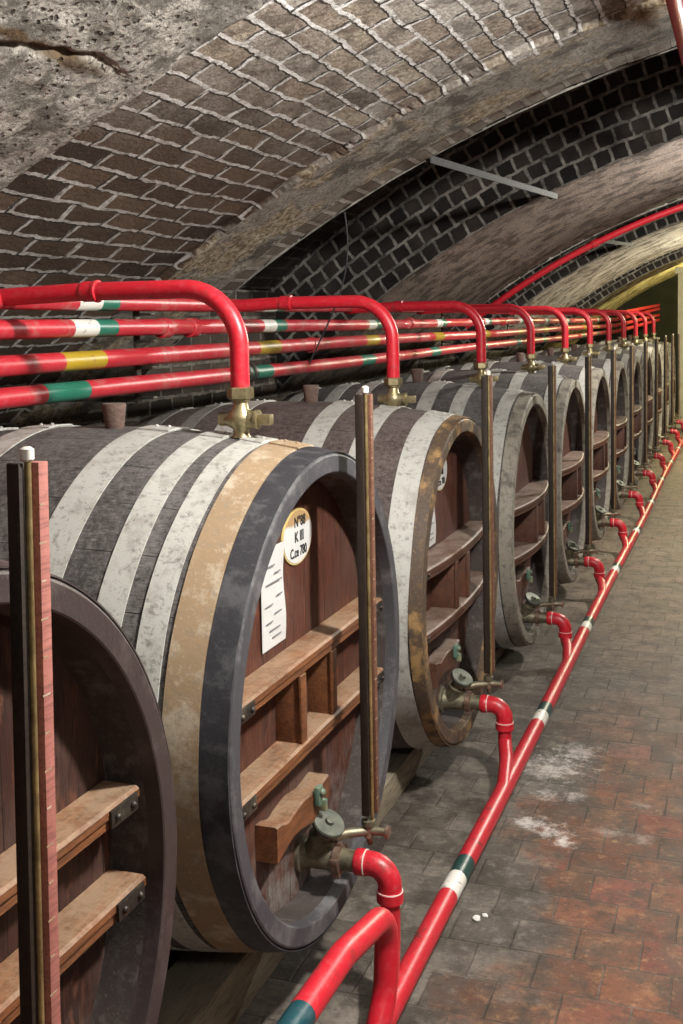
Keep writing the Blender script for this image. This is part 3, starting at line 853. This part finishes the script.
# ------------------------------------------------------------------ overhead supply pipes
PX = -1.86
def banded_pipe(name, x, z, r, y0, y1, bands, period, mats, label, group, phase0):
    """bands: list of (offset, length, material index) repeated every period"""
    cuts = [(y0, 0)]
    k = -3
    marks = []
    while True:
        base = phase0 + k * period
        if base > y1: break
        for (off, ln, mi) in bands:
            a, b = base + off, base + off + ln
            if a > y0 and b < y1: marks.append((a, b, mi))
        k += 1
    marks.sort(); pts = [y0]; mi_ = []
    for a, b, m in marks:
        if a > pts[-1] + 1e-4: pts.append(a); mi_.append(0)
        pts.append(b); mi_.append(m)
    pts.append(y1); mi_.append(0)
    P_, M_ = [(0, pts[0], 0)], []
    for j in range(len(pts) - 1):
        L = pts[j + 1] - pts[j]; n = max(1, int(L / .35))
        for q in range(1, n + 1):
            y = pts[j] + L * q / n
            P_.append((.004 * math.sin(y * 1.3 + x * 40 + z * 9), y, .004 * math.sin(y * .9 + z * 30))); M_.append(mi_[j])
    bm = bmesh.new(); tube(bm, P_, r, 20, True, M_); fixn(bm)
    root = empty(name, (x, 0, z), label, 'pipe', group)
    finish('pipe_run', bm, mats, root)
    return root
RM = [M_red_dusty, M_whiteb, M_green, M_yellow, M_dkgreen]
OG = 'overhead red pipes along the vault'
pA = banded_pipe('overhead_pipe', PX, 1.733, .025, -1.5, 16.9, [(0, .125, 1), (.125, .10, 2)], 1.375, RM, 'topmost of the four long red overhead pipes, joined by the bent branches', OG, 2.87)
pB = banded_pipe('overhead_pipe', PX, 1.648, .027, -1.5, 16.9, [(0, .13, 1), (.13, .11, 2)], 1.375, RM, 'second of the four long red overhead pipes from the top, white and green bands', OG, 2.84)
pC = banded_pipe('overhead_pipe', PX, 1.559, .0285, -1.5, 16.9, [(0, .22, 3)], 1.375, RM, 'third long red overhead pipe from the top, with ochre yellow bands', OG, 2.79)
pD = banded_pipe('overhead_pipe', PX, 1.466, .0285, -1.5, 16.9, [(0, .22, 2)], 1.375, RM, 'lowest of the four long red overhead pipes, with plain green bands', OG, 2.70)
for p_, z_ in ((pA, .10), (pB, .12), (pC, .10), (pD, .11)):
    bm = bmesh.new(); tube(bm, fillet([(0, 16.88, 0), (.02, 17.4, .0), (.42, 20.55, z_ + .05)], [.5], 8), .027, 16); fixn(bm); finish('far_end', bm, M_red_dusty, p_)
def collar(root, y, r, ln, m=M_red, name='coupling'):
    bm = bmesh.new(); solid_lathe(bm, [(-ln / 2, r - .004), (-ln / 2 + .003, r), (ln / 2 - .003, r), (ln / 2, r - .004)], axis='y', seg=20, origin=(0, y, 0)); fixn(bm)
    finish(name, bm, m, root)
for y in (3.42, 3.62, 6.4, 9.1): collar(pB, y, .034, .05, M_red_dusty)
collar(pD, 4.05, .042, .03, M_iron, 'flange'); collar(pD, 4.11, .040, .025, M_iron, 'flange')
for y in (4.0, 7.5): collar(pC, y + .8, .035, .05, M_red_dusty)
# bracket arms under the pipes
for k, y in enumerate((1.9, 3.3, 7.3, 9.5, 12.7, 14.7, 18.1)):
    bm = bmesh.new()
    box(bm, (PX - .036, y, 1.585), (.010, .03, .37), .002)
    for z in (1.425, 1.525, 1.612, 1.700): box(bm, (PX - .005, y, z - .006), (.065, .03, .008), .002)
    zl = 1.415; xv = XC - math.sqrt(RV ** 2 - (zl - ZC) ** 2)
    box(bm, ((PX - .03 + xv) / 2, y, zl), (PX - .03 - xv - .02, .03, .02), .002)
    o = finish('pipe_bracket', bm, M_iron); tag(o, '%s iron bracket holding the four overhead pipes to the vault, from the near end' % (['first', 'second', 'third', 'fourth', 'fifth', 'sixth', 'seventh'][k]), 'bracket', 'iron brackets of the overhead pipes')

# ------------------------------------------------------------------ upper branches and filling valves
VXX = -1.165
def filling_pipe(i, ext=0.0):
    y = YB[i]
    root = empty('filling_pipe', (VXX, y, 1.50), 'red bent branch pipe dropping from the overhead run to the valve on the %s barrel' % ORD[i], 'pipe', 'bent red branch pipes')
    bm = bmesh.new()
    pts = fillet([(PX - VXX + .0, 0, .236), (-.42, 0, .245), (0, 0, .243), (0, 0, -.005 - ext)], [0, .145], 14)
    tube(bm, pts, .0235, 20); fixn(bm); finish('bent_pipe', bm, M_red, root)
    bm = bmesh.new(); solid_lathe(bm, [(-.024, .024), (-.022, .0265), (.012, .0265), (.014, .029), (.020, .029), (.022, .024)], axis='x', seg=20, origin=(-.41, 0, .245)); fixn(bm)
    finish('coupling', bm, M_red, root)
    return root
def filling_valve(i, ext=0.0):
    y = YB[i]; z0 = AZ + rb(FX - VXX) + .004
    root = empty('filling_valve', (VXX, y, z0), 'brass cross-shaped valve standing on top of the %s barrel' % ORD[i], 'valve', 'brass valves on top of the barrels')
    bm = bmesh.new()
    solid_lathe(bm, [(0, .024), (.008, .019), (.018, .019), (.030, .028), (.044, .033), (.058, .030), (.070, .020), (.086, .0175), (.090, .024), (.0935, .024)], axis='z', seg=24)
    solid_lathe(bm, [(-.058, .010), (-.055, .0165), (-.040, .0165), (-.034, .017), (-.02, .024), (.02, .024), (.032, .021), (.040, .021)], axis='x', seg=20, origin=(0, 0, .044))
    fixn(bm); finish('valve_body', bm, M_brass, root)
    bm = bmesh.new(); solid_lathe(bm, [(.0935, .028), (.0965, .0335), (.120, .0335), (.1235, .028)], axis='z', seg=6, a0=.3, a1=.3 + 2 * PI); fixn(bm)
    finish('union_nut', bm, M_brass, root, smooth=False)
    bm = bmesh.new(); solid_lathe(bm, [(.1235, .0215), (1.50 - z0 - .002, .0215)], axis='z', seg=20); fixn(bm); finish('neck', bm, M_brass, root)
    bm = bmesh.new(); solid_lathe(bm, [(.040, .024), (.048, .024)], axis='x', seg=18, origin=(0, 0, .044)); box(bm, (.064, 0, .044), (.036, .026, .026), .003); fixn(bm)
    finish('square_plug', bm, M_brass, root)
    return root
filling_pipe(1); filling_valve(1)
EXT = .036
fp0, fv0 = filling_pipe(2, EXT), filling_valve(2)
for o_ in (fp0, fv0): o_.location.x -= .035
fp0.location.z -= .012
fv0.location.z -= EXT + .010
for i in range(3, 12):
    c = copy_tree(fp0); c.location.y = YB[i]; c['label'] = 'red bent branch pipe dropping from the overhead run to the valve on the %s barrel' % ORD[i]
    c = copy_tree(fv0); c.location.y = YB[i]; c['label'] = 'brass cross-shaped valve standing on top of the %s barrel' % ORD[i]

# ------------------------------------------------------------------ drain valves, level gauges, drain pipes
def drain_valve(i, dz=0.0):
    y = YB[i] + .02
    root = empty('drain_valve', (FX - REC, y, .335 + dz), 'bronze drain valve with a round cap at the foot of the %s barrel' % ORD[i], 'valve', 'bronze drain valves at the barrel feet')
    bm = bmesh.new()
    solid_lathe(bm, [(.001, .046), (.010, .046), (.012, .036), (.030, .031), (.085, .030), (.098, .028)], axis='x', seg=28)
    M = dir_matrix((.035, 0, .0), (.42, -.10, .9))
    solid_lathe(bm, [(0, .030), (.035, .030), (.050, .029), (.056, .033), (.062, .033), (.066, .024), (.088, .024)], axis='z', seg=24, M=M)
    fixn(bm); finish('valve_body', bm, M_brass_dk, root)
    bm = bmesh.new(); M = dir_matrix((.075, -.010, .082), (.50, -.22, .84))
    solid_lathe(bm, [(0, .022), (.004, .041), (.014, .0425), (.018, .040), (.0185, .012), (.026, .010), (.027, .004)], axis='z', seg=32, M=M); fixn(bm)
    finish('cap', bm, M_cap, root)
    bm = bmesh.new(); solid_lathe(bm, [(.092, .032), (.094, .037), (.110, .037), (.112, .032)], axis='x', seg=28)
    for k in range(5):
        a = 2 * PI * k / 5 + .4; box(bm, (.102, math.cos(a) * .0385, math.sin(a) * .0385), (.020, .012, .012), .002, M=None)
    fixn(bm); finish('coupling_nut', bm, M_copper, root)
    bm = bmesh.new(); solid_lathe(bm, [(.112, .027), (.150, .026)], axis='x', seg=24); fixn(bm); finish('neck', bm, M_brass_dk, root)
    return root
def drain_pipe(i, dz=0.0):
    y = YB[i] + .02; x0 = FX - REC + .148
    root = empty('drain_pipe', (x0, y, .335 + dz), 'red elbow and drop pipe from the %s barrel\'s drain valve to the floor pipe' % ORD[i], 'pipe', 'red drain elbows above the floor pipe')
    bm = bmesh.new(); p = fillet([(0, 0, 0), (.085, 0, 0), (.085, 0, -.085)], [.048], 12)
    rs = [.0295] * len(p); tube(bm, p, rs, 22)
    solid_lathe(bm, [(-.001, .0295), (.002, .032), (.022, .032), (.025, .0295)], axis='x', seg=22)
    solid_lathe(bm, [(-.088, .0295), (-.086, .033), (-.062, .033), (-.058, .0295)], axis='z', seg=22, origin=(.085, 0, 0))
    fixn(bm); finish('elbow', bm, M_red, root)
    for (h, ax, o_) in ((.0245, 'x', (0, 0, 0)), (-.0605, 'z', (.085, 0, 0))):
        bm = bmesh.new(); solid_lathe(bm, [(h - .0012, .0325), (h + .0012, .0325)], axis=ax, seg=22, origin=o_); fixn(bm); finish('seal_ring', bm, M_whiteb, root)
    bm = bmesh.new(); zb = .086 - .335 - dz; xb = -.755 - x0
    p = fillet([(.085, 0, -.08), (.085, 0, min(-.10, zb + .060)), (.085 * .5 + xb * .5, -.10, zb + .028), (xb + .004, -.30, zb + .004)], [.04 if dz > -.05 else .012, .06], 8)
    tube(bm, p, .0245, 20); fixn(bm); finish('drop_pipe', bm, M_red_worn, root)
    return root
def level_gauge(i, dz=0.0):
    y = YB[i] + .075; z0 = .425 + dz
    root = empty('level_gauge', (-.87, y, z0), 'upright brass level gauge with a %s in front of the %s barrel' % ('pinkish-red scale strip' if i == 0 else 'rust-red scale strip' if i == 1 else 'slim scale strip', ORD[i]), 'gauge', 'upright level gauges in front of the barrels')
    Hh = 1.045 - dz * .6
    bm = bmesh.new(); box(bm, (-.008, -.016, Hh / 2 + .01), (.019, .010, Hh), .0015); box(bm, (-.018, .006, Hh / 2 + .01), (.005, .04, Hh), .001)
    fixn(bm); finish('batten', bm, M_batten, root)
    bm = bmesh.new(); tube(bm, [(.0045, -.006, -.03), (.0045, -.006, Hh + .02)], .0045, 12); fixn(bm); finish('brass_tube', bm, M_brass_tube, root)
    bm = bmesh.new(); box(bm, (.004, .015, Hh / 2 + .01), (.019, .021, Hh), .001)
    for k in range(20): box(bm, (.0137, .010, .05 + k * .05), (.0008, .010 if k % 2 else .016, .0022), mat=1)
    fixn(bm); finish('scale_strip', bm, [M_scale if i == 0 else M_scale_dk, M_hoop_tan], root)
    bm = bmesh.new(); solid_lathe(bm, [(Hh + .012, .0062), (Hh + .015, .009), (Hh + .028, .009), (Hh + .031, .005)], axis='z', seg=12, origin=(.004, -.006, 0)); fixn(bm); finish('tube_cap', bm, M_whiteb, root)
    # little angle cock at the foot, tapped into the drain valve
    bm = bmesh.new()
    solid_lathe(bm, [(-.050, .008), (-.047, .013), (-.020, .014), (-.016, .018), (-.004, .018), (-.001, .010)], axis='z', seg=18, origin=(-.006, -.005, 0))
    solid_lathe(bm, [(-.010, .012), (.012, .011), (.040, .009)], axis='x', seg=16, origin=(0, -.005, -.030))
    tube(bm, [(-.004, -.005, -.032), (-.045, -.035, -.030), (-.085, -.058, -.034)], [.011, .012, .012], 14)
    tube(bm, [(-.006, -.005, -.04), (-.004, .002, -.068)], [.010, .007], 12)
    fixn(bm); c = finish('gauge_cock', bm, M_brass_dk, root)
    bm = bmesh.new(); solid_lathe(bm, [(.038, .010), (.040, .016), (.047, .016), (.049, .010)], axis='x', seg=18, origin=(0, -.005, -.030)); fixn(bm); finish('knob', bm, M_copper, c)
    bm = bmesh.new(); solid_lathe(bm, [(-.072, .012), (-.072, .0165), (-.050, .0165), (-.050, .012)], axis='y', seg=6, origin=(-.050, .030, -.031)); fixn(bm)
    return root
DZ = [0, -.001, -.060, -.115] + [-.115] * 8
protos = {}
for i in range(12):
    y = YB[i]; k = DZ[i]
    if k not in protos:
        protos[k] = (drain_valve(i, k), drain_pipe(i, k), level_gauge(i, k))
        continue
    v0, p0, g0 = protos[k]
    c = copy_tree(v0); c.location.y = y + .02; c['label'] = 'bronze drain valve with a round cap at the foot of the %s barrel' % ORD[i]
    c = copy_tree(p0); c.location.y = y + .02; c['label'] = 'red elbow and drop pipe from the %s barrel\'s drain valve to the floor pipe' % ORD[i]
    c = copy_tree(g0); c.location.y = y + .055; c.rotation_euler = (0, 0, 0); c['label'] = 'upright brass level gauge with a %s in front of the %s barrel' % ('rust-red scale strip' if i == 1 else 'slim scale strip', ORD[i])

g_ = protos[0][2]; g_.location.y -= .022; g_.rotation_euler = (-.022, 0, 0)     # the nearest gauge leans a little

# ------------------------------------------------------------------ floor pipe
fpipe = banded_pipe('floor_pipe', -.755, .088, .0285, -1.2, 18.6, [(0, .105, 1), (.105, .10, 4)], 1.375, [M_red_worn, M_whiteb, M_green, M_yellow, M_dkgreen], 'long red pipe low over the floor with white and dark green bands', None, 2.90)
# looped bypass pipe rising from the floor pipe in the foreground
root = empty('loop_pipe', (-.745, 2.29, .09), 'red pipe loop rising beside the floor pipe, dark teal band at its lower end', 'pipe')
bm = bmesh.new()
path = fillet([(.0, -1.25, .325), (0, -.62, .328), (0, -.26, .312), (0, .035, .250), (0, .01, .08), (-.006, -.05, .0)], [.3, .3, .085, .12], 14)
P2, MI = [Vector(path[0])], []
for a, b in zip(path[:-1], path[1:]):
    n = max(1, int((b - a).length / .03))
    for q in range(1, n + 1):
        P2.append(a + (b - a) * q / n); MI.append(1 if -.90 < P2[-1].y < -.45 and P2[-1].z > .2 else 0)
tube(bm, P2, .0275, 22, True, MI); fixn(bm); finish('looped_pipe', bm, [M_red, M_teal], root)

# ------------------------------------------------------------------ pipes and ties on the vault
def arc_pipe(y, a0, a1, rr, r, label):
    root = empty('arch_pipe', vault_point((a0 + a1) / 2, rr, y), label, 'pipe'); o = Vector(root.location)
    bm = bmesh.new(); tube(bm, [Vector(vault_point(a0 + (a1 - a0) * k / 40, rr, y)) - o for k in range(41)], r, 16); fixn(bm); finish('curved_pipe', bm, M_red, root)
    for q in (.3, .5, .7):
        p = Vector(vault_point(a0 + (a1 - a0) * q, rr, y)) - o; t = Vector((math.cos(a0 + (a1 - a0) * q), 0, -math.sin(a0 + (a1 - a0) * q)))
        bm = bmesh.new(); solid_lathe(bm, [(-.03, r), (-.027, r * 1.25), (.027, r * 1.25), (.03, r)], axis='z', seg=16, M=dir_matrix(p, t)); fixn(bm); finish('coupling', bm, M_red, root)
arc_pipe(9.98, rad(-38), rad(6), RV - .05, .028, 'red pipe bent along the edge of the second arch, up to the vault crown')
bm = bmesh.new(); tube(bm, [(0, -5.0, 0), (0, 0, 0)], .027, 18); fixn(bm)
root = empty('crown_pipe', (-.215, 4.62, 2.635), 'red pipe running along the crown of the near vault, clipped by the top right corner', 'pipe')
finish('straight_pipe', bm, M_red, root)
def tie(p, q, label):
    p, q = Vector(p), Vector(q); c = (p + q) / 2; L = (q - p).length
    root = empty('tie_bar', c, label, 'steel bar', 'grey steel tie bars between the arches')
    R_ = (q - p).to_track_quat('Y', 'Z').to_matrix().to_4x4()
    bm = bmesh.new(); box(bm, (0, 0, 0), (.055, L, .012), .002, M=R_); box(bm, (.024, 0, -.014), (.006, L, .026), .001, M=R_); fixn(bm)
    finish('flat_bar', bm, M_tie, root)
    bm = bmesh.new()
    for s in (-1, 1): solid_lathe(bm, [(-.02, .012), (-.012, .012), (-.010, .017), (.012, .017), (.018, .010)], axis='z', seg=8, M=R_ @ Matrix.Translation((0, s * (L / 2 - .05), -.01)))
    fixn(bm); finish('bolt', bm, M_iron, root)
tie((-1.275, 4.66, 2.345), (-1.10, 6.92, 2.405), 'grey steel tie bar bridging the dark recess beyond the near arch')
tie((-1.235, 10.06, 2.345), (-1.10, 11.80, 2.405), 'short grey steel tie bar seen beyond the second arch, above the bent red pipe')
# thin cable hanging against the vault
bm = bmesh.new()
pts = [Vector((-1.66, 4.72, 2.14)) + Vector((.02 * math.sin(t * 5), .02 * math.sin(t * 3) - .03 * t, -t * .72)) + Vector((-.18 * t * t, 0, 0)) for t in np.linspace(0, 1, 24)]
tube(bm, pts, .004, 8); fixn(bm)
tag(finish('hanging_cable', bm, M_black), 'thin black cable hanging from the near arch down behind the overhead pipes', 'cable')
# small bits on the floor
for k, (x, y, s) in enumerate(((-.690, 2.960, .011), (-.672, 2.985, .008))):
    bm = bmesh.new(); bmesh.ops.create_icosphere(bm, subdivisions=3, radius=s)
    for v in bm.verts:
        v.co *= 1 + .35 * noise.noise(v.co * 120 + Vector((k * 3, 0, 0))); v.co.z *= .6
    o = finish('plaster_crumb', bm, M_white_bit, None, (x, y, s * .5)); tag(o, 'white crumb on the floor right of the red floor pipe, %s of two' % ('bigger' if k == 0 else 'smaller'), 'crumb', 'white crumbs on the tiles')
